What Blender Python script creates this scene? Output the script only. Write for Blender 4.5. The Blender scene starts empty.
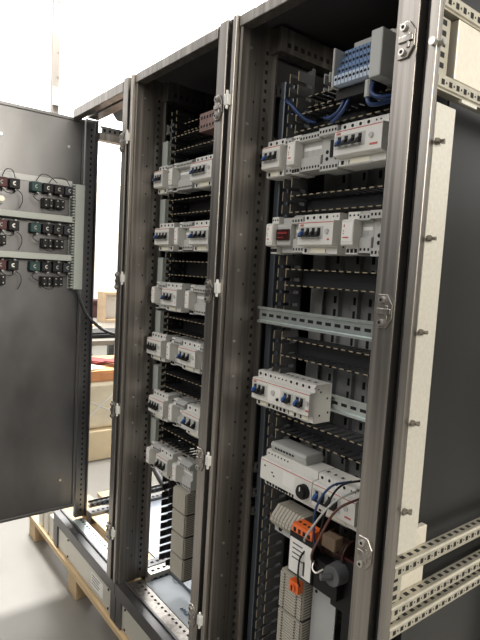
import bpy, bmesh, math, random
from mathutils import Vector, Matrix
random.seed(7)
C = bpy.context.scene.collection
R = math.radians

# ------------------------------------------------------------------ materials
def mat(name, col, metal=0.0, rough=0.5, var=0.0, scale=(8, 8, 8), spec=0.5, emit=None, bump=0.0, alpha=1.0, detail=4, rvar=0.0):
    m = bpy.data.materials.new(name); m.use_nodes = True
    nt = m.node_tree; b = nt.nodes['Principled BSDF']
    b.inputs['Base Color'].default_value = (*col, 1)
    b.inputs['Metallic'].default_value = metal
    b.inputs['Roughness'].default_value = rough
    b.inputs['Specular IOR Level'].default_value = spec
    b.inputs['Alpha'].default_value = alpha
    if emit:
        b.inputs['Emission Color'].default_value = (*emit[0], 1); b.inputs['Emission Strength'].default_value = emit[1]
    if var or bump or rvar:
        tc = nt.nodes.new('ShaderNodeTexCoord'); mp = nt.nodes.new('ShaderNodeMapping'); nz = nt.nodes.new('ShaderNodeTexNoise')
        mp.inputs['Scale'].default_value = scale; nz.inputs['Detail'].default_value = detail; nz.inputs['Scale'].default_value = 1.0
        nt.links.new(tc.outputs['Object'], mp.inputs['Vector']); nt.links.new(mp.outputs['Vector'], nz.inputs['Vector'])
        if var:
            rp = nt.nodes.new('ShaderNodeValToRGB')
            rp.color_ramp.elements[0].position = .3; rp.color_ramp.elements[1].position = .7
            rp.color_ramp.elements[0].color = (*[c * (1 - var) for c in col], 1)
            rp.color_ramp.elements[1].color = (*[min(1, c * (1 + var)) for c in col], 1)
            nt.links.new(nz.outputs['Fac'], rp.inputs['Fac']); nt.links.new(rp.outputs['Color'], b.inputs['Base Color'])
        if rvar:
            mr = nt.nodes.new('ShaderNodeMapRange'); mr.inputs['To Min'].default_value = max(.05, rough - rvar); mr.inputs['To Max'].default_value = rough + rvar
            nt.links.new(nz.outputs['Fac'], mr.inputs['Value']); nt.links.new(mr.outputs['Result'], b.inputs['Roughness'])
        if bump:
            bp = nt.nodes.new('ShaderNodeBump'); bp.inputs['Strength'].default_value = bump; bp.inputs['Distance'].default_value = .01
            nt.links.new(nz.outputs['Fac'], bp.inputs['Height']); nt.links.new(bp.outputs['Normal'], b.inputs['Normal'])
    return m

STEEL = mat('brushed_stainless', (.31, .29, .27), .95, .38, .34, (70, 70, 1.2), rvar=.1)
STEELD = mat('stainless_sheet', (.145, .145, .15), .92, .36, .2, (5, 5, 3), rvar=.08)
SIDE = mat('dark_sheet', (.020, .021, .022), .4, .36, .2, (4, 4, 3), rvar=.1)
ROOF = mat('stainless_roof', (.055, .055, .06), .4, .55, .1)
GALVD = mat('dull_galvanised', (.42, .395, .33), .6, .45, .12, (30, 30, 30))
GALV = mat('galvanised', (.62, .60, .54), .55, .42, .06, (140, 140, 140), bump=.03)
CREAM = mat('zinc_chromate_plate', (.62, .585, .51), .35, .45, .05, (90, 90, 90))
RAIL = mat('zinc_rail', (.60, .66, .65), .8, .33, .08, (40, 4, 4))
RG = mat('dark_grey_plastic', (.10, .105, .11), 0, .45)
WING = mat('dull_screw', (.16, .145, .12), .6, .4)
HOLE = mat('punched_hole', (.008, .008, .009), 0, .9)
BOLT = mat('bolt_steel', (.55, .53, .5), .9, .3)
KNUC = mat('hinge_grey', (.62, .62, .6), .1, .5)
GASK = mat('black_gasket', (.02, .02, .022), 0, .6)
DUCT = mat('dark_grey_pvc', (.032, .033, .036), 0, .55)
TIP = mat('pvc_tip_highlight', (.27, .225, .15), 0, .6)  # snapped finger tips, edge highlights painted in as a paler colour
DUCTG = mat('mid_grey_pvc', (.13, .132, .135), 0, .55)
DUCTL = mat('pale_grey_pvc', (.36, .385, .36), 0, .5, .03, (20, 20, 20))
DUCTB = mat('black_pvc', (.012, .012, .013), 0, .5)
PLATE = mat('grey_mounting_plate', (.33, .335, .34), .25, .5, .15, (3, 3, 5))
PLATEL = mat('grey_light_plate', (.46, .47, .47), .2, .5, .06, (5, 5, 5))
BLK = mat('black_plastic', (.008, .008, .009), 0, .55, spec=.3)
PROF = mat('blue_grey_profile', (.13, .145, .165), .6, .35)
WHITE = mat('device_white', (.70, .69, .655), 0, .42)
GREY = mat('device_grey', (.42, .425, .41), 0, .5)
LGREY = mat('pale_device_grey', (.46, .46, .44), 0, .5)
RED = mat('red_print', (.5, .10, .08), 0, .5)
BLUE = mat('blue_toggle', (.015, .07, .26), 0, .4)
RBLK2 = mat('dim_red_digits', (.22, .02, .02), 0, .4)
DARKR = mat('dark_red_window', (.035, .008, .008), 0, .25)
BLUET = mat('blue_terminal', (.10, .19, .36), 0, .45)
BLUEL = mat('pale_blue_terminal', (.42, .50, .62), 0, .45)
ORANGE = mat('orange_plastic', (.85, .16, .03), 0, .45)
TAPE = mat('tan_tape', (.20, .14, .09), 0, .5)
COPPER = mat('varnished_copper', (.05, .026, .018), .3, .4, .3, (30, 30, 30))
BEIGE = mat('beige_terminal', (.44, .41, .35), 0, .5)
BROWNW = mat('brown_wire', (.10, .035, .025), 0, .4)
BLUEW = mat('dark_blue_wire', (.015, .04, .13), 0, .4)
PAPER = mat('sticker_paper', (.78, .77, .74), 0, .6)
INK = mat('ink', (.05, .05, .06), 0, .6)
FILM = mat('filmed_steel', (.26, .29, .33), .35, .3, .15, (6, 6, 6), bump=.15)
FILMB = mat('dull_filmed_steel', (.17, .185, .20), .5, .45, .15, (6, 6, 6), bump=.15)
FILMINK = mat('film_print_blue', (.12, .22, .38), 0, .5)
TEAL = mat('teal_plastic', (.003, .035, .036), 0, .55)
RBLK = mat('maroon_plastic', (.05, .003, .005), 0, .55)
NBLK = mat('navy_plastic', (.006, .010, .018), 0, .55)
IVORY = mat('ivory_plastic', (.85, .82, .68), 0, .4)
WOOD = mat('pallet_wood', (.52, .38, .22), 0, .7, .2, (2, 14, 14))
CARD = mat('cardboard', (.62, .40, .20), 0, .75, .08, (9, 9, 9))
CARDL = mat('pale_cardboard', (.78, .64, .42), 0, .75, .05, (9, 9, 9))
CARDO = mat('orange_cardboard', (.66, .30, .13), 0, .75, .05, (9, 9, 9))
WRAP = mat('milky_wrap', (.74, .66, .50), 0, .3, .14, (5, 5, 9), bump=.6)
BENCH = mat('bench_top', (.20, .185, .16), 0, .4, .1, (4, 4, 4))
MAROON = mat('dark_maroon', (.05, .012, .010), 0, .7)
PINE = mat('pale_pine', (.42, .31, .20), 0, .7, .1, (3, 12, 12))
CLOTH = mat('maroon_paper', (.22, .03, .03), 0, .7)
WALL = mat('white_plaster', (.86, .84, .76), 0, .8, .02, (2, 2, 2))
WFR = mat('pale_grey_paint', (.26, .235, .21), .3, .5, .08, (9, 9, 2))
GLASS = mat('bright_window_glass', (.9, .9, .9), 0, .3, emit=((1, .985, .96), 2.0))
FLOOR = mat('screed_floor', (.19, .182, .165), 0, .42, .12, (2.2, 2.2, 2.2), bump=.05, detail=9, rvar=.1)

# ------------------------------------------------------------------ mesh builder
class MB:
    def __init__(s): s.v = []; s.f = []; s.m = []
    def box(s, x0, x1, y0, y1, z0, z1, m=0):
        if x0 > x1: x0, x1 = x1, x0
        if y0 > y1: y0, y1 = y1, y0
        if z0 > z1: z0, z1 = z1, z0
        n = len(s.v)
        s.v += [(x0, y0, z0), (x1, y0, z0), (x1, y1, z0), (x0, y1, z0), (x0, y0, z1), (x1, y0, z1), (x1, y1, z1), (x0, y1, z1)]
        for q in ((0, 3, 2, 1), (4, 5, 6, 7), (0, 1, 5, 4), (1, 2, 6, 5), (2, 3, 7, 6), (3, 0, 4, 7)):
            s.f.append([n + i for i in q]); s.m.append(m)
        return s
    def prism(s, pts, ax, a, b, m=0):
        """polygon pts in the plane across axis ax; x: (y,z), y: (x,z), z: (x,y)"""
        n = len(s.v); k = len(pts)
        for t in (a, b):
            for p, q in pts:
                s.v.append({'x': (t, p, q), 'y': (p, t, q), 'z': (p, q, t)}[ax])
        s.f.append([n + i for i in range(k)][::-1]); s.m.append(m)
        s.f.append([n + k + i for i in range(k)]); s.m.append(m)
        for i in range(k):
            j = (i + 1) % k
            s.f.append([n + i, n + j, n + k + j, n + k + i]); s.m.append(m)
        return s
    def cyl(s, p0, p1, r0, r1=None, n=12, m=0):
        if r1 is None: r1 = r0
        p0 = Vector(p0); p1 = Vector(p1); d = (p1 - p0).normalized()
        u = d.orthogonal().normalized(); w = d.cross(u); b = len(s.v)
        for p, r in ((p0, r0), (p1, r1)):
            for i in range(n):
                a = 2 * math.pi * i / n; s.v.append(tuple(p + u * r * math.cos(a) + w * r * math.sin(a)))
        s.f.append([b + i for i in range(n)][::-1]); s.m.append(m)
        s.f.append([b + n + i for i in range(n)]); s.m.append(m)
        for i in range(n):
            j = (i + 1) % n; s.f.append([b + i, b + j, b + n + j, b + n + i]); s.m.append(m)
        return s
    def tube(s, pts, r, n=6, m=0, sub=6):
        P = [Vector(p) for p in pts]; Q = []
        if len(P) > 2 and sub > 1:
            E = [P[0] * 2 - P[1]] + P + [P[-1] * 2 - P[-2]]
            for i in range(1, len(E) - 2):
                for k in range(sub):
                    t = k / sub
                    Q.append(.5 * ((2 * E[i]) + (-E[i - 1] + E[i + 1]) * t + (2 * E[i - 1] - 5 * E[i] + 4 * E[i + 1] - E[i + 2]) * t * t + (-E[i - 1] + 3 * E[i] - 3 * E[i + 1] + E[i + 2]) * t ** 3))
            Q.append(P[-1])
        else: Q = P
        b = len(s.v); u = None
        for i, p in enumerate(Q):
            d = (Q[min(i + 1, len(Q) - 1)] - Q[max(i - 1, 0)]).normalized()
            if u is None: u = d.orthogonal().normalized()
            else:
                u = u - d * u.dot(d); u.normalize()
            w = d.cross(u)
            for k in range(n):
                a = 2 * math.pi * k / n; s.v.append(tuple(p + u * r * math.cos(a) + w * r * math.sin(a)))
        for i in range(len(Q) - 1):
            for k in range(n):
                l = (k + 1) % n
                s.f.append([b + i * n + k, b + i * n + l, b + (i + 1) * n + l, b + (i + 1) * n + k]); s.m.append(m)
        s.f.append([b + k for k in range(n)][::-1]); s.m.append(m)
        e = b + (len(Q) - 1) * n
        s.f.append([e + k for k in range(n)]); s.m.append(m)
        return s
    def build(s, name, mats, parent=None, label=None, bevel=0, smooth=False, loc=None):
        if not isinstance(mats, (list, tuple)): mats = [mats]
        root = parent
        while root is not None and root.parent is not None: root = root.parent
        if root is not None: o0 = Vector(root.location)
        elif loc is not None: o0 = Vector(loc)
        else: 
            xs = [v[0] for v in s.v]; ys = [v[1] for v in s.v]; zs = [v[2] for v in s.v]
            o0 = Vector(((min(xs) + max(xs)) / 2, (min(ys) + max(ys)) / 2, min(zs)))
        me = bpy.data.meshes.new(name)
        me.from_pydata([tuple(Vector(v) - o0) for v in s.v], [], s.f)
        for m in mats: me.materials.append(m)
        me.polygons.foreach_set('material_index', s.m)
        if smooth: me.polygons.foreach_set('use_smooth', [len(f) == 4 for f in s.f])
        bm = bmesh.new(); bm.from_mesh(me); bmesh.ops.recalc_face_normals(bm, faces=bm.faces); bm.to_mesh(me); bm.free()
        me.update()
        o = bpy.data.objects.new(name, me); C.objects.link(o)
        if parent is not None: o.parent = parent
        else: o.location = o0
        if bevel:
            b = o.modifiers.new('bevel', 'BEVEL'); b.width = bevel; b.segments = 2; b.limit_method = 'ANGLE'; b.angle_limit = R(40)
        if label: o['label'] = label
        return o

def tag(o, label, cat, group=None, kind=None):
    o['label'] = label; o['category'] = cat
    if group: o['group'] = group
    if kind: o['kind'] = kind
    return o
def thing(name, label, cat, loc, group=None):
    o = bpy.data.objects.new(name, None); C.objects.link(o); o.location = loc; o.empty_display_size = .05
    return tag(o, label, cat, group)
def struct(o): o['kind'] = 'structure'; return o
def text_mesh(name, txt, size, loc, rot, m, parent):
    cu = bpy.data.curves.new(name, 'FONT'); cu.body = txt; cu.size = size; cu.extrude = .0003; cu.align_x = 'CENTER'; cu.align_y = 'CENTER'
    t = bpy.data.objects.new('tmp', cu); me = bpy.data.meshes.new_from_object(t); bpy.data.objects.remove(t)
    root = parent
    while root.parent is not None: root = root.parent
    me.transform(Matrix.Translation(Vector(loc) - Vector(root.location)) @ rot.to_matrix().to_4x4())
    me.materials.clear(); me.materials.append(m)
    o = bpy.data.objects.new(name, me); C.objects.link(o); o.parent = parent
    return o
from mathutils import Euler
FRONT = Euler((R(90), 0, 0))

# ------------------------------------------------------------------ camera
cx, cy, cz, ya, pi_, ro, f = 2.370635995540479, -0.8597681613909932, 1.215734843432293, 0.9079035980704339, 0.09142798918504767, 0.05692013672482711, 528.517780431535
fw = Vector((-math.sin(ya) * math.cos(pi_), math.cos(ya) * math.cos(pi_), -math.sin(pi_)))
r = Vector((math.cos(ya), math.sin(ya), 0)); u = r.cross(fw)
r2 = r * math.cos(ro) + u * math.sin(ro); u2 = -r * math.sin(ro) + u * math.cos(ro)
cam = bpy.data.cameras.new('camera'); co = bpy.data.objects.new('camera', cam); C.objects.link(co)
M = Matrix((r2, u2, -fw)).transposed().to_4x4(); M.translation = Vector((cx, cy, cz)); co.matrix_world = M
cam.sensor_fit = 'HORIZONTAL'; cam.sensor_width = 36; cam.lens = f * 36 / 480; cam.clip_start = .02
bpy.context.scene.camera = co

# ------------------------------------------------------------------ setting
FZ = -.3
struct(MB().box(-7, 6, -4, 8, FZ - .1, FZ).build('floor', FLOOR))
struct(MB().box(-7.2, -7, -4, 8, FZ, 2.6).build('wall_left', WALL))
struct(MB().box(-7.2, 6, 8, 8.2, FZ, 2.6).build('wall_back', WALL))
w = MB().box(-7.12, -7.06, -4, 8, 2.6, 9)
struct(w.build('window_1', GLASS))
w = MB().box(-7.12, 6, 8.05, 8.1, 2.6, 9)
struct(w.build('window_2', GLASS))
w = MB()
for y in (-4, -1.9, 7.94): w.box(-7.06, -7.0, y - .05, y + .05, 2.6, 9)
w.box(-7.06, -7, -4, 8, 2.6, 2.68)
struct(w.build('trim_1', WALL))
w = MB()
for x in (-6.9, 2, 5): w.box(x - .05, x + .05, 8.0, 8.05, 2.6, 9)
struct(w.build('trim_2', WALL))
struct(MB().box(-6.99, -6.96, -4, 8, FZ, FZ + .12).build('baseboard_left', WFR))

# ------------------------------------------------------------------ cabinets
H = 1.885; W = .6; D = .6
def holes_z(mb, x, nx, y, z0, z1, pitch, wy, hz, m=1):
    """dark punched holes on a face looking along +x at x"""
    z = z0
    while z < z1:
        mb.box(x, x + .0008 * nx, y - wy / 2, y + wy / 2, z, z + hz, m); z += pitch
def bracket(x, z, root, nm='locking bracket'):
    y = -.012
    p = MB().prism([(x - .016, z - .033), (x + .006, z - .033), (x + .019, z - .014), (x + .019, z + .014), (x + .006, z + .033), (x - .016, z + .033)], 'y', y - .005, y)
    p.box(x - .014, x + .017, y - .009, y - .004, z - .005, z + .006)
    p.box(x + .004, x + .010, y - .008, y - .004, z - .016, z + .012)
    b = p.build('lock_bracket', STEEL, root, bevel=.0012)
    for dz in (-.022, .022):
        q = MB().cyl((x - .004, y - .005, z + dz), (x - .004, y - .011, z + dz), .0065, n=14)
        q.cyl((x - .004, y - .011, z + dz), (x - .004, y - .0115, z + dz), .0036, n=6, m=1)
        q.build('bolt', [BOLT, HOLE], b, smooth=False)
BR = (1.657, 1.155, .665, .185)
def cabinet(X, which, label):
    t = thing('switchgear_cabinet', label, 'electrical cabinet', (X + W / 2, D / 2, -.17), 'row of open stainless switchgear cabinets')
    x1 = X + W
    # front left post: thin lip, deep inner face, perforated strip, small flange
    y0 = .055 if which == 'A' else 0
    p = MB()
    if which != 'A':
        p.prism([(X + .003, 0), (X + .013, 0), (X + .013, .065), (X + .009, .067), (X + .009, .108), (X + .024, .110), (X + .024, .116), (X + .003, .116)], 'z', .0, H - .004)
        hy = .089
    else:
        p.prism([(X - .02, .055), (X + .006, .055), (X + .006, .10), (X + .018, .102), (X + .018, .108), (X - .02, .108)], 'z', .0, H - .03); hy = .08
    hx = X + (.009 if which != 'A' else .006)
    z = .03
    k = 0
    while z < H - .08:
        p.box(hx, hx + .0008, hy - .004, hy + .004, z, z + .010, 1); z += .025; k += 1
    if which != 'A':
        for z in [.1 + i * .098 for i in range(18)]:
            p.box(X + .013, X + .0137, .045, .049, z, z + .007, 1)
            if i_even(z): p.cyl((X + .013, .03, z + .04), (X + .0155, .03, z + .04), .004, n=8, m=2)
    p.build('front_post', [STEEL if which != 'A' else STEELD, HOLE, BOLT], t)  # left post of A gets the darker sheet: its shadow is in the colour
    # front right post
    a = x1 - .099
    p = MB().prism([(a, .112), (a, .002), (a + .003, -.001), (a + .020, -.001), (a + .023, -.012), (a + .058, -.012), (a + .060, .018), (a + .079, .018),
                    (a + .080, -.010), (a + .084, -.012), (a + .0975, -.012)] + ([(a + .099, -.010), (a + .099, .003), (a + .068, .026), (a + .018, .030), (a + .018, .112)] if which == 'C' else [(a + .097, .03), (a + .097, .112)]), 'z', 0, H - .002)
    p.build('front_post', STEEL, t, bevel=.0012)
    MB().box(a + .062, a + .077, .010, .018, .01, H - .02).build('door_gasket', GASK, t)
    for z in BR: bracket(a + .037, z, t)
    if which != 'C':
        for z in BR[:4]:
            k = MB().box(x1 - .026, x1 - .010, -.022, -.010, z - .002, z + .026)
            k.cyl((x1 - .018, -.018, z - .012), (x1 - .018, -.018, z + .036), .004, n=8)
            k.build('hinge_knuckle', KNUC, t, bevel=.001)
    # rear posts
    for xa in (X + .003, x1 - .053):
        q = MB().box(xa, xa + .05, D - .05, D, 0, H - .03)
        z = .03
        while z < H - .08:
            q.box(xa + .05, xa + .0506, D - .03, D - .018, z, z + .0125, 1); q.box(xa + .02, xa + .032, D - .0506, D - .05, z, z + .0125, 1); z += .025
        q.build('rear_post', [STEEL, HOLE], t)
    # top and bottom frames
    q = MB().box(X + .002, a, -.004, .03, H - (.032 if which != 'A' else .040), H - .002).box(X + .002, a, .03, .05, H - .012, H - .002)
    if which == 'A': q.box(X + .03, a, .05, .10, H - .034, H - .012)
    q.build('top_rail', STEEL, t, bevel=.002)
    MB().box(X + .053, x1 - .053, D - .05, D, H - .05, H - .002).build('top_rail', STEEL, t)
    xe = X + .003 if which != 'A' else X - .10
    q = MB().box(xe, x1 - .001, -.012, .02, -.045, .004).box(xe, x1 - .001, .02, .03, -.03, .010)
    q.build('bottom_rail', STEELD, t, bevel=.002)
    q = MB().box(X + .03, a, .03, .085, -.03, .004)
    x = X + .045
    while x < a - .02:
        q.box(x, x + .010, .064, .072, .004, .0048, 1); x += .025
    q.build('bottom_ledge', [RAIL if which == 'A' else STEEL, HOLE], t)
    MB().box(X + .03, x1 - .053, D - .05, D, -.03, .02).build('bottom_rail', STEELD, t)
    # side depth rails left and right at low and high levels
    def side(xa, sgn, z, hgt, name='side_rail', m=GALV, yb=D - .05, ya=.118):
        xo = xa + .022 * sgn
        q = MB().box(xa, xa + .002 * sgn, ya, yb, z, z + hgt)              # vertical web
        q.box(xa, xo, ya, yb, z + hgt - .002, z + hgt)                      # top flange
        q.box(xo - .002 * sgn, xo, ya, yb, z + hgt, z + hgt + .008)
        q.box(xa - .004 * sgn, xo, ya, yb, z - .002, z + .004)
        face = min(xa, xo) if sgn > 0 else xa
        y = ya + .008
        while y < yb - .01:
            for xx in ((xa + .0021 * sgn, xa + .0028 * sgn), (xa, xa - .0006 * sgn)):
                q.box(xx[0], xx[1], y, y + .011, z + hgt * .3, z + hgt * .72, 1)
            q.box(xa + .006 * sgn, xa + .016 * sgn, y, y + .011, z + hgt, z + hgt + .0007, 1)
            y += .025
        return q.build(name, [m, HOLE], t)
    for z, h_ in (((1.800, .030), (.045, .018)) if which == 'A' else ((1.70, .030), (1.562, .028), (.635, .028), (.560, .026), (.505, .022))):
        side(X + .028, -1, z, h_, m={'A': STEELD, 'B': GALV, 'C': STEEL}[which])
    if which == 'C':
        for z, h_ in ((1.700, .030), (1.563, .028), (.632, .030), (.548, .028), (.506, .026)):
            q = MB().prism([(x1 - .024, z + h_), (x1 - .003, z + h_), (x1 - .003, z + h_ - .003), (x1, z + h_ - .005), (x1, z + .005), (x1 - .003, z + .003), (x1 - .003, z), (x1 - .024, z)], 'y', .004, D - .05)
            y = .014
            while y < D - .07:
                q.box(x1, x1 + .0006, y, y + .0095, z + h_ * .33, z + h_ * .67, 1); q.box(x1 - .018, x1 - .009, y, y + .0115, z + h_, z + h_ + .0006, 1); q.cyl((x1, y + .0165, z + h_ * .5), (x1 + .0006, y + .0165, z + h_ * .5), .002, n=6, m=1); y += .025
            q.build('side_rail', [GALVD, HOLE], t)
    for xa in ((X + .004, X + .05), (x1 - .05, x1 - .004)):
        q = MB().box(xa[0], xa[1], .116, D - .05, -.03, .022)
        y = .13
        while y < D - .07:
            q.box(xa[0] + .018, xa[0] + .030, y, y + .0125, .022, .0228, 1); q.box(xa[1], xa[1] + .0006, y, y + .0125, -.012, .004, 1) ; y += .025
        q.build('bottom_side_rail', [{'A': STEELD, 'B': GALV, 'C': STEEL}[which], HOLE], t)
    for xa in ((X + .004, X + .05),):
        q = MB().box(xa[0], xa[1], .10, D - .05, H - (.075 if which != 'A' else .118), H - (.012 if which != 'A' else .088))
        y = .125
        while y < D - .07:
            (which != 'A') and q.box(xa[1], xa[1] + .0006, y, y + .0125, H - .06, H - .048, 1); y += .025
        q.build('top_side_rail', [STEEL, HOLE], t)
    if which == 'A':
        MB().prism([(-.10 + .103, .20), (.12, .12), (x1 - .003, .30), (x1 - .003, D - .003), (X + .003, D - .003)], 'z', H - .008, H - .004).build('roof_gusset', ROOF, t)
    if which != 'A':
        MB().box(X + .003, x1 - .003, .0, D - .003, H - .003, H + .001).build('roof_panel', ROOF, t)
        MB().box(X + .052, x1 - .052, D - .002, D + .001, .02, H - .05).build('back_panel', STEELD, t)
    # plinth
    zt, zb = -.046, -.165
    xe = X + .045 if which != 'A' else X - .06
    q = MB().box(xe, x1 - .045, .002, .010, zb + .004, zt - .004).box(xe + .015, x1 - .06, -.0005, .002, zb + .014, zt - .014)
    q.cyl((X + .075, .002, zt - .02), (X + .075, -.003, zt - .02), .005, n=8, m=1).cyl((x1 - .075, .002, zt - .02), (x1 - .075, -.003, zt - .02), .005, n=8, m=1)
    q.cyl((X + .075, .002, zb + .02), (X + .075, -.003, zb + .02), .005, n=8, m=1).cyl((x1 - .075, .002, zb + .02), (x1 - .075, -.003, zb + .02), .005, n=8, m=1)
    q.build('plinth_panel', [GALV, HOLE], t, label='pale galvanised plinth panel')
    for xa in (xe - .042, x1 - .045):
        for ya_ in (-.006, D - .06): MB().box(xa, xa + .042, ya_, ya_ + .06, zb, zt).build('plinth_corner', STEELD, t, bevel=.002)
    MB().box(X + .045, x1 - .045, D - .01, D, zb, zt).build('plinth_panel', GALV, t)
    if which in 'AB':
        q = MB().box(x1 - .25, x1 - .13, -.0012, -.0004, -.135, -.075)
        for k in range(4): q.box(x1 - .24, x1 - .16 - .01 * (k % 2), -.0016, -.0012, -.087 - .012 * k, -.084 - .012 * k, 1)
        q.build('sticker', [PAPER, INK], t, label='white printed sticker')
    return t
def i_even(z): return int(z * 1000) % 3 != 0

cabA = cabinet(0, 'A', 'farthest open cabinet at the left, empty frame with its door swung open')
cabB = cabinet(.6, 'B', 'middle open stainless cabinet crowded with six rows of white breakers')
cabC = cabinet(1.2, 'C', 'nearest stainless cabinet on the right, bare steel mounting rail across its middle')

# -- door of cabinet A
dz0, dz1 = .055, H - .035
d = MB().box(-.030, -.004, -.60, .040, dz0, dz1)
d.box(-.004, .002, -.60, .046, dz0, dz0 + .014).box(-.004, .002, -.60, .046, dz1 - .014, dz1).box(-.030, .002, .040, .050, dz0, dz1)
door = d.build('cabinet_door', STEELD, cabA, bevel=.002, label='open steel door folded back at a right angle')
for y in (-.02, -.3):
    MB().cyl((-.004, y, 1.72), (.003, y, 1.72), .006, n=10).build('bolt', BOLT, door)
    MB().cyl((-.004, y, .20), (.003, y, .20), .006, n=10).build('bolt', BOLT, door)

# -- side parts of cabinet C
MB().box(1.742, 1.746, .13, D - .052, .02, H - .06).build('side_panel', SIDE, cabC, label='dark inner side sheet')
q = MB().prism([(1.7975, .004), (1.801, .004), (1.801, .066), (1.790, .070), (1.790, .067), (1.7975, .063)], 'z', .685, 1.538)
gp = q.build('edge_plate', GALV, cabC, label='speckled galvanised edge plate')
for k in range(5):
    z = 1.47 - .174 * k; n = MB().cyl((1.801, .012, z), (1.807, .012, z), .006, n=8).box(1.807, 1.811, -.002, .026, z - .003, z + .003).cyl((1.807, .012, z), (1.818, .012, z), .003, n=8)
    n.build('wing_screw', WING, gp)
n = MB().cyl((1.797, -.012, 1.637), (1.797, -.022, 1.637), .007, n=10).cyl((1.801, -.004, 1.637), (1.812, -.004, 1.637), .006, n=8)
n.build('screw', BOLT, cabC)
for z0, z1, zz0, zz1 in ((1.595, 1.692, 1.600, 1.692), (.535, .636, .532, .60)):
    q = MB().box(1.786, 1.790, .003, .042, z0, z1)
    z = z0 + .010
    while z < z1 - .008:
        q.box(1.790, 1.7908, .012, .030, z, z + .009, 1); z += .0185
    q.build('slotted_strip', [GALVD, HOLE], cabC)
q = MB().box(1.765, 1.797, .058, .16, 1.592, 1.699); q.build('filler_block', CREAM, cabC, label='cream painted filler plate', bevel=.002)
q = MB().box(1.760, 1.774, .062, .146, .520, .700)
q.build('filler_block', CREAM, cabC, label='cream painted filler plate', bevel=.002)
MB().box(1.80, 1.806, .075, .13, 1.552, 1.558).build('rail_lip', GALV, cabC)

# left side sheet of C and B, bottom sheets
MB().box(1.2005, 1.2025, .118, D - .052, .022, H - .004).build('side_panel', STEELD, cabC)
MB().box(.6005, .6025, .118, D - .052, .60, H - .004).build('side_panel', STEELD, cabB)
def bottom_sheets(X, parent, m, label=None):
    q = MB().box(X + .05, X + .55, .09, .20, -.012, .000).box(X + .05, X + .55, .205, .54, -.012, .006).box(X + .05, X + .55, .198, .207, .0, .016)
    return q.build('bottom_panel', m, parent, bevel=.002, label=label)
bp = bottom_sheets(.6, cabB, FILMB, 'bottom sheets under protective film')
q = MB()
rr = random.Random(3)
for (sx, sy) in ((.90, .25), (1.0, .30), (.86, .12)):
    for k in range(9):
        x = sx + k * .012; a = rr.uniform(-.004, .004)
        q.tube([(x, sy + a, .0068 if sy > .2 else .0008), (x + .006, sy + .012 + a, .0068 if sy > .2 else .0008), (x + .009, sy - .004, .0068 if sy > .2 else .0008)], .0012, 4, sub=2)
q.build('film_print', FILMINK, bp, label='faint blue print')
bottom_sheets(1.2, cabC, STEELD)
MB().box(.05, .55, .20, .548, .004, .010).build('bottom_panel', FILM, cabA, label='bluish filmed bottom sheet')

# mounting plates and strips
def mounting(X, parent, mplate, zb, light):
    MB().box(X + .10, X + .50, .25, .254, zb, 1.74).build('mounting_plate', mplate, parent)
    for xa, wd in light:
        q = MB().box(X + xa, X + xa + wd, .235, .25, zb, 1.72)
        z = zb + .02
        while z < 1.70:
            q.box(X + xa + wd * .3, X + xa + wd * .7, .2344, .235, z, z + .02, 1); z += .036
        q.build('slotted_upright', [PLATE, HOLE], parent)
    zu = .10 if X > 1 else .48
    q = MB().box(X + .006 + .018, X + .046, .130, .165, zu, 1.74).box(X + .046, X + .060, .150, .165, zu, 1.74)
    q.build('mounting_upright', PROF, parent, bevel=.003)
mounting(1.2, cabC, PLATE, .62, ((.175, .024), (.245, .02), (.295, .024), (.40, .02)))
MB().box(1.300, 1.345, .228, .232, .62, 1.45).build('backing_strip', PLATEL, cabC)
mounting(.6, cabB, DUCTB, .56, ((.2, .024), (.34, .024)))
for z in (1.63, 1.425, 1.215, 1.02, .815, .61):   # pale upright bits beside each duct in B, reflected brightness put into colour
    MB().box(.628, .664, .100, .128, z - .06, z + .035).build('upright_highlight', DUCTL, cabB, bevel=.002)
    MB().box(.958, .985, .10, .16, z - .065, z + .02).build('upright_highlight', DUCTL, cabB, bevel=.002)

# ------------------------------------------------------------------ cable ducts
def hduct(x0, x1, z, h, y0, y1, label, m=DUCT, pitch=.0235, group='horizontal slotted cable ducts'):
    t = thing('cable_duct', label, 'cable duct', ((x0 + x1) / 2, y1, z - h / 2), group)
    ym = y1 - (y1 - y0) * .22
    q = MB().box(x0, x1, y1 - .002, y1, z - h / 2, z + h / 2)
    for zz in (z - h / 2, z + h / 2 - .002):
        q.box(x0, x1, ym, y1, zz, zz + .002)
        x = x0
        while x < x1 - .01:
            q.box(x, x + pitch * .62, y0, ym, zz, zz + .002)
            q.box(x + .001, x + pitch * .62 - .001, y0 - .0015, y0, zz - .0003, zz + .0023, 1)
            x += pitch
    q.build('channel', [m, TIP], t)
    return t
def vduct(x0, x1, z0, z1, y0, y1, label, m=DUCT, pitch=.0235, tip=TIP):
    t = thing('cable_duct', label, 'cable duct', ((x0 + x1) / 2, y1, z0), 'vertical slotted cable ducts')
    ym = y1 - (y1 - y0) * .2
    q = MB().box(x0, x1, y1 - .002, y1, z0, z1)
    for xx in (x0, x1 - .002):
        q.box(xx, xx + .002, ym, y1, z0, z1)
        z = z0
        while z < z1 - .01:
            q.box(xx, xx + .002, y0, ym, z, z + pitch * (.6 if pitch < .03 else .74))
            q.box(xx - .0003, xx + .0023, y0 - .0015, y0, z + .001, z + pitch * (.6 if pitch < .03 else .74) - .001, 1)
            z += pitch
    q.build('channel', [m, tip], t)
    return t
names = ['above the top row of devices', 'between the first and second device rows', 'just above the bare steel rail', 'just below the bare steel rail', 'between the two lowest device rows']
for z, nme in zip((1.603, 1.398, 1.208, 1.022, .815), names):
    hduct(1.328, 1.690, z, .044 if z != 1.022 else .048, .098, .165, 'dark slotted duct in the nearest cabinet, ' + nme)
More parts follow.
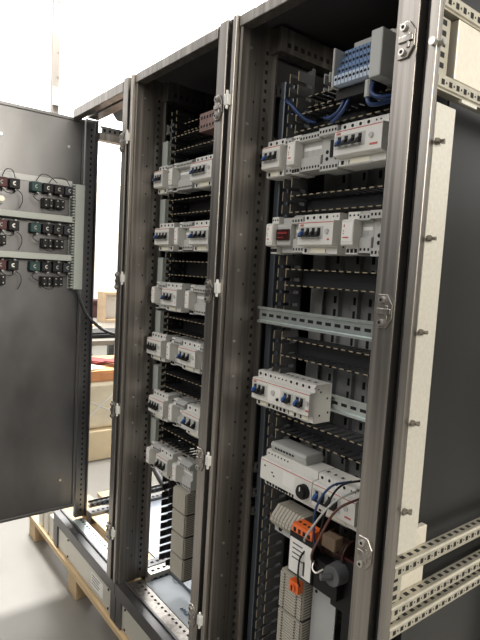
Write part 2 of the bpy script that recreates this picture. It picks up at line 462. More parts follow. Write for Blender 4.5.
hduct(1.328, 1.690, 1.668, .030, .14, .20, 'dark slotted duct under the blue terminals, uppermost in the nearest cabinet')
vduct(1.288, 1.322, .05, 1.76, .108, .168, 'tall grey vertical duct inside the left edge of the nearest cabinet', m=DUCTG, pitch=.034)
vduct(1.352, 1.372, 1.50, 1.74, .17, .245, 'short grey vertical duct at the upper left back of the nearest cabinet', m=PLATEL, pitch=.036, tip=PLATEL)
namesB = ['above the top breaker row', 'below the first breaker row', 'below the second breaker row', 'below the third breaker row', 'below the fourth breaker row', 'below the fifth breaker row']
for z, nme in zip((1.640, 1.425, 1.215, 1.017, .815, .612), namesB):
    hduct(.725, 1.095, z, .050, .09, .165, 'black slotted duct in the middle cabinet, ' + nme, m=DUCTB)
hduct(.725, 1.095, 1.705, .03, .13, .19, 'black slotted duct behind the pinkish terminal block in the middle cabinet', m=DUCTB)
vduct(.688, .722, .50, 1.76, .10, .168, 'tall black vertical duct on the left inside the middle cabinet', m=DUCTB)
vduct(.735, .785, .13, .47, .10, .168, 'short black finger duct left of the long terminal column in the middle cabinet', m=DUCTB, pitch=.03, tip=DUCTB)

# ------------------------------------------------------------------ DIN rails
def din(x0, x1, z, label, mt=RAIL, y=.150):
    h = .0225
    q = MB().prism([(y, h), (y, h - .006), (y + .008, h - .008), (y + .008, -h + .008), (y, -h + .006), (y, -h), (y + .0015, -h), (y + .0015, -h + .005), (y + .0098, -h + .007), (y + .0098, h - .007), (y + .0015, h - .005), (y + .0015, h)],
                   'x', x0, x1)
    q.v = [(a, b, c + z) for a, b, c in q.v]
    x = x0 + .012
    while x < x1 - .02:
        q.box(x, x + .018, y + .0072, y + .008, z - .004, z + .004, 1); x += .030
    q.box(x0 + .001, x0 + .012, y + .010, y + .10, z - .015, z + .015, 2).box(x1 - .012, x1 - .001, y + .010, y + .10, z - .015, z + .015, 2)
    return tag(q.build('mounting_rail', [mt, HOLE, PLATE], loc=((x0 + x1) / 2, y, z)), label, 'mounting rail', 'horizontal mounting rails')
RZ = (1.522, 1.318, 1.100, .896, .684)
for z, nme in zip(RZ, ('carrying the top device row', 'carrying the second device row', 'left bare with slots showing, middle of the opening', 'carrying the long joined breaker block', 'carrying the device with the black knob')):
    din(1.234 if z == 1.100 else 1.25, 1.695, z, 'zinc rail in the nearest cabinet ' + nme, y=.088 if z == 1.100 else .150)
BZ = (1.527, 1.323, 1.113, .924, .712, .512)
for z, nme in zip(BZ, ('first', 'second', 'third', 'fourth', 'fifth', 'sixth')):
    din(.665, 1.095, z, 'zinc rail in the middle cabinet carrying its %s row of devices from the top' % nme)

# ------------------------------------------------------------------ devices
YF = .070
def body_profile(z, yf=YF, s=1.0, back=.150):
    return [(yf, z - .027 * s), (yf, z + .027 * s), (yf + .004, z + .030 * s), (yf + .020, z + .031 * s), (yf + .020, z + .048 * s), (yf + .026, z + .0495 * s), (back, z + .0495 * s), (back, z - .0495 * s),
            (yf + .026, z - .0495 * s), (yf + .020, z - .048 * s), (yf + .020, z - .031 * s), (yf + .004, z - .030 * s)]
def rowterm(q, x0, x1, n, z, yf, big=True, m=1):
    w = (x1 - x0) / n
    for k in range(n):
        c = x0 + w * (k + .5); r_ = .0042 if big else .0025
        q.cyl((c, yf + .020, z + .0405), (c, yf + .0192, z + .0405), r_, n=8, m=m)
        q.box(c - .004, c + .004, yf + .0194, yf + .020, z - .045, z - .036, m)
        q.box(c - .003, c + .003, yf + .036, yf + .046, z + .0515, z + .0519, m)
def breaker(x0, x1, z, poles, label, cat='circuit breaker', name='circuit_breaker', group=None, tog=None, blueish=True, logo=False, redline=True, block=0.0, detail=True):
    """a modular breaker; block = fraction of the width taken by a plain add-on section at the right"""
    t = thing(name, label, cat, ((x0 + x1) / 2, .15, z), group)
    xb = x1 - (x1 - x0) * block
    q = MB().prism(body_profile(z), 'x', x0, x1, 0)
    rowterm(q, x0, xb, poles, z, YF)
    if redline: q.box(x0 + .001, x1 - .001, YF - .0006, YF + .0016, z + .0250, z + .0268, 2)
    w = (xb - x0) / poles
    for k in range(1, poles):
        c = x0 + w * k
        q.box(c - .0004, c + .0004, YF + .0196, YF + .0200, z - .05, z - .032, 3); q.box(c - .0004, c + .0004, YF + .0196, YF + .0200, z + .032, z + .05, 3)
    # vents and rivets on the side seen from the right
    for dy, dz in ((.04, .03), (.065, .012), (.04, -.03), (.07, -.025)):
        q.cyl((x1, YF + dy, z + dz), (x1 + .0006, YF + dy, z + dz), .003, n=8, m=1)
    if block: 
        for k in range(2): q.cyl((xb + .01 + .012 * k, YF + .02, z + .041), (xb + .01 + .012 * k, YF + .0193, z + .041), .0022, n=6, m=1)
    q.box(x0 + .15 * (x1 - x0), x0 + .75 * (x1 - x0), YF + .0185, YF + .020, z - .0495, z - .0465, 3)
    q.build('body', [WHITE, HOLE, RED, GREY], t, bevel=.0012)
    q = MB().box(x0 + .003, xb - .002, YF - .0006, YF, z - .014, z + .016); q.build('toggle_recess', LGREY, t)
    tp = .72 if block else .8
    for k in range(poles):
        c = x0 + .006 + (xb - x0 - .012) * (k + .5) / poles
        g = MB().prism([(YF, z + .008), (YF - .011, z + .000), (YF - .013, z - .006), (YF - .006, z - .008), (YF, z - .006)], 'x', c - .0042, c + .0042)
        g.build('toggle', BLUE if (k == 0 and blueish) else BLK, t)
        MB().box(c - .005, c + .005, YF - .0012, YF, z + .002, z + .013).build('position_window', BLK, t)
    if poles > 1:
        MB().box(x0 + .012, xb - .010, YF - .0125, YF - .009, z - .0095, z - .005).build('toggle_link', BLK, t)
    if block:
        MB().cyl((xb + (x1 - xb) * .35, YF, z + .004), (xb + (x1 - xb) * .35, YF - .003, z + .004), .006, n=14).build('test_button', LGREY, t)
        MB().box(xb + .012, x1 - .010, YF - .0008, YF, z - .017, z - .013).build('print', RED, t)
    MB().box(x0 + .25 * (x1 - x0), x0 + .68 * (x1 - x0), YF + .0188, YF + .0196, z - .046, z - .034).build('rating_label', IVORY, t)
    if logo: text_mesh('printed_logo', 'ABB', .0075, (x0 + .012, YF - .0008, z + .020), FRONT, RED, t)
    return t
def relay(x0, x1, z, label, group=None, yf=YF + .002, text=True):
    t = thing('relay_module', label, 'relay module', ((x0 + x1) / 2, .15, z), group)
    q = MB().prism(body_profile(z, yf), 'x', x0, x1, 0); rowterm(q, x0, x1, 3, z, yf, False)
    q.build('body', [WHITE, HOLE], t, bevel=.0012)
    q = MB().box(x0 + .002, x1 - .002, yf - .0012, yf, z - .020, z + .022)
    q.box(x0 + .007, x0 + .010, yf - .0018, yf - .0012, z + .012, z + .018, 1).box(x0 + .006, x1 - .012, yf - .0018, yf - .0012, z - .013, z - .010, 1)
    for k in range(2): q.box(x0 + .006, x0 + .008, yf - .0018, yf - .0012, z - .004 + k * .006, z - .001 + k * .006, 1)
    q.build('front_label', [PAPER, RED], t)
    return t
def auxblock(x0, x1, z, label, group=None, step=.022, m=LGREY):
    t = thing('auxiliary_block', label, 'auxiliary block', ((x0 + x1) / 2, .15, z), group)
    yf = YF + .018
    q = MB().prism([(yf + .006, z - .045), (yf + .006, z - .012), (yf + .014, z - .008), (yf + .014, z + .026), (yf - .002, z + .028), (yf - .002, z + .042), (yf + .012, z + .050), (.150, z + .050), (.150, z - .045)], 'x', x0, x1)
    n = max(2, int((x1 - x0) / .009)); w = (x1 - x0) / n
    for k in range(n):
        c = x0 + w * (k + .5)
        q.box(c - .0025, c + .0025, yf - .0026, yf - .002, z + .032, z + .038, 1)
        q.box(c - .0025, c + .0025, yf + .0054, yf + .006, z - .040, z - .034, 1)
        if k % 2: q.box(c - .0015, c + .0015, yf + .0134, yf + .014, z - .004, z + .018, 2)
    for dy, dz in ((.03, .02), (.045, -.02)): q.cyl((x1, yf + dy, z + dz), (x1 + .0006, yf + dy, z + dz), .003, n=8, m=1)
    q.build('body', [m, HOLE, GREY], t, bevel=.0012)
    MB().box(x0 + .004, x1 - .004, yf + .0132, yf + .014, z + .006, z + .014).build('marking_strip', PAPER, t)
    return t
def sockblock(x0, x1, z, label, group=None):
    t = thing('relay_socket', label, 'relay socket', ((x0 + x1) / 2, .15, z), group)
    yf = YF + .03
    q = MB().box(x0, x1, yf, .150, z - .045, z + .030).box(x0, x1, yf - .018, .150, z + .030, z + .048).box(x0, x1, yf - .008, .150, z - .052, z - .034)
    for k in range(6):
        c = x0 + (x1 - x0) * (k + .5) / 6
        q.box(c - .0026, c + .0026, yf - .0186, yf - .018, z + .036, z + .042, 1); q.box(c - .0026, c + .0026, yf - .0086, yf - .008, z - .047, z - .040, 1)
    for sx in (.25, .75):
        for dz in (-.022, -.006):
            c = x0 + (x1 - x0) * sx; q.cyl((c, yf, z + dz), (c, yf - .001, z + dz), .005, n=8, m=1)
    q.build('body', [LGREY, HOLE], t, bevel=.0012)
    MB().box((x0 + x1) / 2 - .004, (x0 + x1) / 2 + .004, yf - .003, yf, z - .02, z + .02).build('latch', BLK, t)
    return t
g1 = 'devices on the rails of the nearest cabinet'
z = RZ[0]
breaker(1.236, 1.306, z, 3, 'white three-pole breaker with blue toggle at the left end of the top row, nearest cabinet', group=g1)
auxblock(1.307, 1.333, z, 'narrow grey block right beside the leftmost breaker of the top row, nearest cabinet', g1)
relay(1.334, 1.362, z, 'slim white module with red print between grey blocks in the top row, nearest cabinet', g1)
auxblock(1.363, 1.432, z, 'wide grey ledged block right of the slim module in the top row, nearest cabinet', g1)
sockblock(1.434, 1.492, z, 'grey screw-terminal socket left of the big four-pole breaker, nearest cabinet', g1)
breaker(1.497, 1.632, z, 4, 'big white four-pole residual current breaker at the right end of the top row, nearest cabinet', name='residual_current_breaker', group=g1, logo=True, block=.32)
z = RZ[1]
relay(1.270, 1.296, z, 'slim white module at the left end of the second row, nearest cabinet', g1)
t = thing('contactor', 'grey contactor with dark red window beside the slim module, second row of the nearest cabinet', 'contactor', (1.33, .15, z), g1)
MB().prism(body_profile(z, YF + .016, .95), 'x', 1.298, 1.352).build('body', LGREY, t, bevel=.0015)
q = MB().box(1.302, 1.349, YF + .010, YF + .016, z - .014, z + .014, 0).box(1.307, 1.344, YF + .0094, YF + .010, z + .002, z + .007, 1).box(1.307, 1.330, YF + .0094, YF + .010, z - .009, z - .006, 1)
q.build('window', [DARKR, RBLK2], t)
auxblock(1.353, 1.394, z, 'small grey ledged block left of the four-pole breaker in the second row, nearest cabinet', g1)
breaker(1.396, 1.512, z, 4, 'white four-pole breaker with blue toggle in the middle of the second row, nearest cabinet', group=g1, logo=True, block=.25)
relay(1.537, 1.572, z, 'white module with red print right of the four-pole breaker, second row of the nearest cabinet', g1)
auxblock(1.573, 1.606, z, 'grey block against the right side of the second-row white module, nearest cabinet', g1)
sockblock(1.608, 1.668, z, 'grey terminal socket at the right end of the second row, nearest cabinet', g1)
z = RZ[3]
breaker(1.252, 1.316, z, 3, 'three-pole breaker forming the left end of the long joined block, nearest cabinet', group=g1, logo=True)
t = thing('timer_relay', 'white timer with small dial inside the long joined block, nearest cabinet', 'timer relay', (1.36, .15, z), g1)
q = MB().prism(body_profile(z), 'x', 1.317, 1.374); rowterm(q, 1.317, 1.374, 4, z, YF, False)
q.box(1.318, 1.373, YF - .0006, YF + .0016, z + .0250, z + .0268, 2); q.build('body', [WHITE, HOLE, RED], t, bevel=.0012)
MB().box(1.322, 1.369, YF - .001, YF, z - .018, z + .019).build('face_plate', PAPER, t)
MB().cyl((1.342, YF - .001, z + .004), (1.342, YF - .004, z + .004), .007, n=16).build('dial', LGREY, t)
MB().cyl((1.361, YF - .001, z - .010), (1.361, YF - .005, z - .010), .004, n=12).build('knob', BLK, t)
breaker(1.375, 1.419, z, 2, 'two-pole breaker right of the timer in the long joined block, nearest cabinet', group=g1)
breaker(1.420, 1.474, z, 2, 'two-pole breaker at the right end of the long joined block, nearest cabinet', group=g1, block=.2)
z = RZ[4]
t = thing('control_relay', 'long white controller with raised grey top and black knob in the lowest row, nearest cabinet', 'controller', (1.405, .15, z), g1)
q = MB().prism(body_profile(z), 'x', 1.309, 1.503); rowterm(q, 1.312, 1.40, 7, z, YF, False)
q.box(1.310, 1.502, YF - .0006, YF + .0016, z + .0250, z + .0268, 2)
for k in range(10): q.box(1.318 + k * .011, 1.324 + k * .011, YF + .019, YF + .020, z - .047, z - .036, 1)
for (a, b) in ((.015, .01), (.045, .0), (.052, -.008)): q.box(1.309 + a, 1.315 + a, YF - .0006, YF, z + b, z + b + .004, 1)
q.build('body', [WHITE, HOLE, RED], t, bevel=.0015)
q = MB().prism([(YF + .022, z + .050), (YF + .016, z + .070), (YF + .022, z + .076), (.150, z + .076), (.158, z + .05)], 'x', 1.325, 1.460)
q.build('raised_cover', GREY, t, bevel=.003)
q = MB()
for k in range(7): q.box(1.343 + k * .011, 1.350 + k * .011, YF + .0170, YF + .0186, z + .060, z + .065)
q.build('vent_slots', HOLE, t)
MB().box(1.400, 1.445, YF - .001, YF, z - .016, z + .020).build('face_plate', PAPER, t)
kb = MB().cyl((1.480, YF + .001, z - .004), (1.480, YF - .012, z - .004), .0185, n=24).cyl((1.480, YF - .012, z - .004), (1.480, YF - .018, z - .004), .016, .014, n=24).build('knob', BLK, t)
MB().box(1.4785, 1.4815, YF - .0188, YF - .018, z + .0, z + .010).build('pointer', PAPER, kb)
breaker(1.506, 1.640, z, 4, 'four-pole breaker with loose wires looping over it, lowest row of the nearest cabinet', group=g1, block=.30)
for dx in (0, .033, .066): pass

g2 = 'devices on the rails of the middle cabinet'
rows = ['first', 'second', 'third', 'fourth', 'fifth', 'sixth']
z = BZ[0]
breaker(.628, .690, z, 3, 'white breaker at the left end of the first row, middle cabinet', group=g2)
auxblock(.691, .727, z, 'grey block behind the left breaker of the first row, middle cabinet', g2)
relay(.730, .756, z, 'slim white module in the centre of the first row, middle cabinet', g2)
auxblock(.757, .850, z, 'wide grey ledged block right of centre in the first row, middle cabinet', g2)
breaker(.873, .995, z, 4, 'large white four-pole breaker at the right of the first row, middle cabinet', group=g2, block=.2)
z = BZ[1]
breaker(.652, .752, z, 4, 'white four-pole breaker at the left of the second row, middle cabinet', group=g2)
relay(.786, .810, z, 'slim white module in the centre of the second row, middle cabinet', g2)
auxblock(.811, .872, z, 'grey ledged block between the breakers of the second row, middle cabinet', g2)
breaker(.884, .995, z, 4, 'white four-pole breaker at the right of the second row, middle cabinet', group=g2)
z = BZ[2]
relay(.642, .664, z, 'slim white module at the left end of the third row, middle cabinet', g2)
auxblock(.665, .718, z, 'grey ledged block left of the third-row breaker, middle cabinet', g2)
breaker(.722, .822, z, 3, 'white three-pole breaker with blue toggle in the centre of the third row, middle cabinet', group=g2, block=.2)
relay(.874, .898, z, 'slim white module right of the third-row breaker, middle cabinet', g2)
auxblock(.899, .985, z, 'wide grey ledged block at the right end of the third row, middle cabinet', g2)
z = BZ[3]
breaker(.626, .730, z, 4, 'white four-pole breaker at the left of the fourth row, middle cabinet', group=g2, block=.2, blueish=False)
relay(.768, .792, z, 'slim white module in the centre of the fourth row, middle cabinet', g2)
auxblock(.793, .842, z, 'grey ledged block between the breakers of the fourth row, middle cabinet', g2)
breaker(.848, .955, z, 3, 'white three-pole breaker with blue toggle at the right of the fourth row, middle cabinet', group=g2, block=.2)
auxblock(.957, .985, z, 'narrow grey block at the right end of the fourth row, middle cabinet', g2)
z = BZ[4]
breaker(.658, .765, z, 4, 'white four-pole breaker at the left of the fifth row, middle cabinet', group=g2, block=.2, blueish=False)
relay(.800, .824, z, 'slim white module in the centre of the fifth row, middle cabinet', g2)
auxblock(.825, .880, z, 'grey ledged block between the breakers of the fifth row, middle cabinet', g2)
breaker(.893, .995, z, 3, 'white three-pole breaker with blue toggle at the right of the fifth row, middle cabinet', group=g2)
z = BZ[5]
relay(.652, .676, z, 'slim white module at the left end of the sixth row, middle cabinet', g2)
auxblock(.677, .726, z, 'grey ledged block left of the lowest breaker, middle cabinet', g2)
breaker(.730, .812, z, 3, 'lowest white three-pole breaker in the sixth row, middle cabinet', group=g2, blueish=False)
relay(.843, .868, z, 'slim white module above the terminal column, middle cabinet', g2)
auxblock(.869, .930, z, 'grey ledged block above the terminal column, middle cabinet', g2)

# terminal columns
def termcol(x0, x1, y0, y1, z0, z1, seg, label, m, pitch=.0075, plain=False):
    t = thing('terminal_column', label, 'terminal column', ((x0 + x1) / 2, y1, z0))
    n = int(round((z1 - z0) / seg)); zz = z1
    for k in range(n):
        a, b = zz - seg + .004, zz
        q = MB().box(x0, x1, y0 + .006, y1, a, b)
        z_ = a + .002
        while z_ < b - .006:
            q.box(x0 + .002, x1 - .002, y0, y0 + .006, z_, z_ + pitch * .7)
            for fx in (() if plain else (.22, .78)):
                c = x0 + (x1 - x0) * fx; q.box(c - .003, c + .003, y0 - .0005, y0, z_ + .001, z_ + pitch * .55, 1)
            q.box(x1, x1 + .0005, y0 + .01, y1 - .004, z_ + pitch * .75, z_ + pitch * .95, 1)
            z_ += pitch
        q.build('terminal_group', [m, HOLE], t)
        MB().box(x0 - .002, x1 + .002, y0 + .004, y1, a - .004, a).build('end_plate', GASK, t)
        zz -= seg
    return t
termcol(.850, .932, .075, .150, .150, .462, .078, 'long column of grey terminal blocks in four groups, bottom of the middle cabinet', BEIGE, .0065, True)
tc = termcol(1.408, 1.492, .075, .150, .02, .440, .105, 'column of beige terminal blocks in the bottom of the nearest cabinet', BEIGE)
q = MB().box(1.462, 1.494, .056, .075, .418, .446).cyl((1.478, .056, .432), (1.478, .050, .432), .009, n=12).box(1.475, 1.481, .0492, .050, .425, .439, 1)
tag(q.build('marker_cap', [ORANGE, HOLE], bevel=.002), 'orange plastic cap on top of the beige terminal column', 'marker cap')

# terminal stack on short rail
t = thing('terminal_strip', 'short grey stack of ribbed terminal blocks below the controller with the black knob', 'terminal strip', (1.41, .15, .555))
q = MB()
for k in range(9):
    x = 1.352 + k * .0115
    q.prism([(.085, .540), (.078, .552), (.083, .566), (.105, .590), (.150, .590), (.150, .540)], 'x', x, x + .0095, 0)
    q.box(x + .002, x + .0075, .0805, .083, .553, .560, 1)
q.build('terminal_group', [BEIGE, HOLE], t)
q = MB().box(1.352, 1.452, .098, .150, .518, .540)
q.cyl((1.375, .098, .529), (1.375, .095, .529), .006, n=10, m=1).cyl((1.43, .098, .529), (1.43, .095, .529), .006, n=10, m=1)
q.build('base', [GREY, HOLE], t)

_v0 = MB.build
def _shift(dx, dz):
    def f(self, *k, **w):
        self.v = [(p[0] + dx, p[1], p[2] + dz) for p in self.v]; return _v0(self, *k, **w)
    return f
MB.build = _shift(.012, .034)
# transformer
t = thing('transformer', 'small transformer with orange terminals, white label and brown coil, nearest cabinet', 'transformer', (1.52, .11, .44))
MB().box(1.452, 1.610, .050, .150, .438, .475).box(1.452, 1.610, .055, .145, .475, .508).box(1.452, 1.535, .045, .060, .440, .545).build('core', BLK, t, bevel=.002)
q = MB().box(1.456, 1.531, .0438, .045, .446, .532)
for k in range(4): q.box(1.466, 1.50 + .006 * (k % 2), .0434, .0438, .518 - k * .012, .521 - k * .012, 1)
q.box(1.505, 1.511, .0434, .0438, .452, .488, 1)
q.build('rating_label', [PAPER, INK], t)
q = MB().box(1.456, 1.524, .048, .085, .535, .566)
for k in range(4): q.box(1.461 + k * .016, 1.470 + k * .016, .0474, .048, .547, .558, 1); q.cyl((1.465 + k * .016, .066, .566), (1.465 + k * .016, .066, .5665), .005, n=8, m=1)
q.build('terminal_block', [ORANGE, HOLE], t, bevel=.0015)
q = MB().cyl((1.540, .10, .535), (1.600, .10, .535), .028, n=24).cyl((1.534, .10, .535), (1.540, .10, .535), .033, n=24).cyl((1.600, .10, .535), (1.606, .10, .535), .033, n=24)
q.build('coil', COPPER, t, smooth=True)
MB().box(1.548, 1.59, .055, .085, .545, .577).build('tape_wrap', TAPE, t, bevel=.004)

MB.build = _shift(.038, .108)
# main switch below the transformer
t = thing('rotary_switch', 'grey round rotary switch with short shaft below the transformer, nearest cabinet', 'switch', (1.585, .13, .38))
MB().box(1.545, 1.655, .075, .150, .33, .46).box(1.575, 1.655, .085, .150, .135, .33).build('housing', BLK, t, bevel=.003)
MB().box(1.540, 1.655, .071, .076, .462, .466).build('rim', RBLK, t)
MB().cyl((1.572, .075, .425), (1.572, .040, .425), .026, .024, n=24).build('rotor', RG, t, bevel=.002)
MB().cyl((1.572, .040, .425), (1.560, .018, .425), .008, n=14).build('shaft', RG, t)
MB().tube([(1.548, .04, .43), (1.535, .03, .418), (1.523, .03, .424), (1.518, .04, .436)], .0022).build('shaft_clip', BOLT, t)
MB.build = _v0
q = MB().box(1.497, 1.575, .108, .112, -.0, .450).box(1.575, 1.60, .108, .112, 0, .30).box(1.497, 1.501, .112, .15, -.0, .450)
q.cyl((1.51, .108, .42), (1.51, .106, .42), .004, n=8, m=1)
tag(q.build('blanking_plate', [PLATEL, HOLE]), 'plain pale grey plate right of the beige terminal column, nearest cabinet', 'metal plate')
termcol(1.610, 1.650, .085, .15, .12, .22, .1, 'small pale terminal group low on the right of the blank plate, nearest cabinet', BEIGE)
q = MB().cyl((1.498, .18, .765), (1.66, .18, .790), .012, n=10)
for k in range(16): q.cyl((1.50 + k * .01, .18, .7654 + k * .00154), (1.505 + k * .01, .18, .7661 + k * .00154), .0135, n=10)
tag(q.build('conduit', DUCT, smooth=False), 'dark ribbed conduit behind the four-pole breaker of the lowest row', 'conduit')

# blue terminal distribution block
t = thing('distribution_block', 'grey distribution block with stepped blue terminal rows at the top of the nearest cabinet', 'terminal block', (1.54, .15, 1.63))
q = MB().box(1.492, 1.498, .050, .15, 1.643, 1.732)
q.build('end_plate', GREY, t, bevel=.003)
q = MB().box(1.606, 1.636, .042, .16, 1.636, 1.733)
q.build('end_plate', GREY, t, bevel=.003)
MB().box(1.498, 1.606, .112, .16, 1.652, 1.760).build('back_plate', GREY, t, bevel=.002)
for k, (y_, z_) in enumerate(((.052, 1.648), (.062, 1.669), (.072, 1.690), (.082, 1.711))):
    q = MB().box(1.499, 1.605, y_, .112, z_, z_ + .021)
    for j in range(10):
        c = 1.5045 + j * .0105
        q.cyl((c, y_, z_ + .012), (c, y_ - .0006, z_ + .012), .0034, n=8, m=1); q.box(c + .0047, c + .0056, y_ - .0005, y_, z_, z_ + .021, 1)
    q.build('terminal_row', [BLUEL if k == 0 else BLUET, HOLE], t)
q = MB().box(1.490, 1.595, .072, .12, 1.622, 1.645).build('cable_entry', BLK, t)
q = MB().box(1.475, 1.690, .162, .166, 1.70, 1.785)
tag(q.build('shelf_plate', PLATEL, bevel=.002), 'grey upright plate directly behind and above the blue terminal rows', 'metal plate')
# pinkish block of B
t = thing('terminal_block', 'pinkish brown terminal block at the top of the middle cabinet', 'terminal block', (.93, .12, 1.66))
PINK = mat('pink_brown', (.20, .115, .105), 0, .4, .2, (40, 40, 40))
q = MB().box(.885, 1.02, .09, .15, 1.655, 1.712)
for j in range(8): q.box(.892 + j * .016, .900 + j * .016, .0894, .09, 1.665, 1.675, 1); q.box(.892 + j * .016, .900 + j * .016, .0894, .09, 1.692, 1.702, 1)
q.build('body', [PINK, HOLE], t, bevel=.002)
MB().box(1.022, 1.05, .085, .15, 1.650, 1.72).build('end_plate', GREY, t, bevel=.002)

# wires
def wire(pts, r_, m, label, name='wire', group=None):
    return tag(MB().tube(pts, r_, 7).build(name, m, smooth=True), label, 'wire', group)
g3 = 'dark blue wires at the top of the nearest cabinet'
wire([(1.246, .15, 1.675), (1.285, .10, 1.672), (1.325, .085, 1.648), (1.360, .10, 1.612), (1.385, .12, 1.60)], .0042, BLUEW, 'dark blue wire sweeping from the left upright down into the top duct, upper one', group=g3)
wire([(1.246, .16, 1.660), (1.295, .11, 1.660), (1.335, .092, 1.632), (1.372, .11, 1.600)], .0038, BLUEW, 'dark blue wire sweeping from the left upright down into the top duct, lower one', group=g3)
wire([(1.508, .085, 1.632), (1.498, .078, 1.600), (1.468, .08, 1.590), (1.43, .10, 1.600)], .0045, BLUEW, 'dark blue wire curving left out from beneath the blue terminals', group=g3)
wire([(1.524, .085, 1.632), (1.512, .075, 1.596), (1.480, .078, 1.578), (1.445, .11, 1.596)], .0045, BLUEW, 'dark blue wire curving lowest from beneath the blue terminals to the left', group=g3)
wire([(1.590, .07, 1.632), (1.592, .062, 1.605), (1.604, .065, 1.588), (1.64, .10, 1.600)], .005, BLUEW, 'dark blue wire hooking right beneath the end of the blue terminals', group=g3)
wire([(1.602, .066, 1.634), (1.606, .058, 1.610), (1.630, .065, 1.598), (1.66, .11, 1.612)], .005, BLUEW, 'dark blue wire hooking furthest right beneath the grey end plate', group=g3)
MB_ = MB().cyl((1.593, .060, 1.605), (1.593, .060, 1.640), .007, n=10)
tag(MB_.build('cable_sleeve', GREY), 'grey sleeve around the wires under the blue terminal block', 'sleeve')
g4 = 'loose wires over the lowest breaker row'
wire([(1.600, .10, .742), (1.585, .045, .735), (1.560, .030, .680), (1.552, .035, .620), (1.545, .05, .570)], .0028, BLUEW, 'dark blue loose wire arching over the lowest four-pole breaker', group=g4)
wire([(1.630, .09, .735), (1.610, .028, .710), (1.565, .018, .640), (1.53, .03, .590), (1.510, .055, .566)], .0026, GREY, 'pale grey loose wire slanting from the lowest breaker to the orange terminals', group=g4)
wire([(1.648, .08, .725), (1.625, .024, .700), (1.590, .012, .620), (1.560, .025, .560), (1.548, .06, .520)], .0030, BROWNW, 'brown loose wire slanting from the lowest breaker down to the transformer', group=g4)
wire([(1.64, .10, .760), (1.61, .05, .745), (1.588, .035, .690), (1.575, .03, .600), (1.566, .06, .575)], .0026, BLK, 'black loose wire hanging behind the brown one to the transformer coil', group=g4)
wire([(1.52, .048, .553), (1.514, .035, .530), (1.507, .040, .475), (1.505, .05, .45)], .0024, BLK, 'short black wire across the white transformer label', group=g4)
tag(MB().tube([(.030, .018, 1.094), (.040, .040, 1.035), (.055, .065, .975), (.090, .10, .935), (.140, .12, .915), (.27, .12, .915), (.42, .12, .95), (.56, .14, 1.0)], .0075, 10, sub=8).build('flexible_cable', DUCTB, smooth=True), 'thick black cable drooping from the door duct into the farthest cabinet', 'cable')
MB_ = MB().tube([(.645, .25, .045), (.66, .20, .05), (.70, .19, .04), (.72, .24, .035), (.68, .27, .04), (.645, .25, .045)], .003)
tag(MB_.build('wire_loop', BLK, smooth=True), 'small loop of black wire on the bottom rail of the middle cabinet', 'wire')
tag(MB().tube([(.20, .34, .30), (.35, .33, .24), (.55, .33, .16)], .018, 8).build('flexible_cable', DUCTB, smooth=True), 'black cable slanting behind the finger duct low in the farthest cabinet', 'cable')

# ------------------------------------------------------------------ door equipment
def duct_v():
    t = thing('cable_duct', 'pale grey vertical duct on the open door beside its hinge edge', 'cable duct', (.03, .015, 1.09), 'pale grey ducts on the open door')
    MB().box(-.004 + .001, .05, .000, .040, 1.094, 1.556).build('duct_cover', DUCTL, t, bevel=.002)
    q = MB()
    z = 1.10
    while z < 1.55:
        q.box(-.003, .042, -.010, -.0005, z, z + .006); z += .0125
    q.box(-.003, .004, -.012, 0, 1.094, 1.556)
    q.build('duct_fingers', DUCTL, t)
duct_v()
for z, nme in ((1.400, 'upper'), (1.232, 'lower')):
    t = thing('cable_duct', 'pale grey %s horizontal duct running across the open door' % nme, 'cable duct', (.02, -.3, z), 'pale grey ducts on the open door')
    MB().box(-.003, .05, -.59, -.012, z - .013, z + .013).build('duct_cover', DUCTL, t, bevel=.002)
q = MB().box(-.0035, .001, -.58, .0, 1.548, 1.572)
tag(q.build('mounting_strip', [PLATEL, HOLE]), 'faint grey strip above the top row of door switches', 'mounting strip')
SW = {-.307: (RBLK, 'maroon'), -.258: (BLK, 'black'), -.170: (TEAL, 'teal'), -.121: (BLK, 'black'), -.074: (BLK, 'black'), -.028: (NBLK, 'navy')}
posn = {-.307: 'outermost', -.258: 'right of the maroon one', -.170: 'right after the gap', -.121: 'beside the teal one', -.074: 'beside the navy one', -.028: 'beside the vertical duct'}
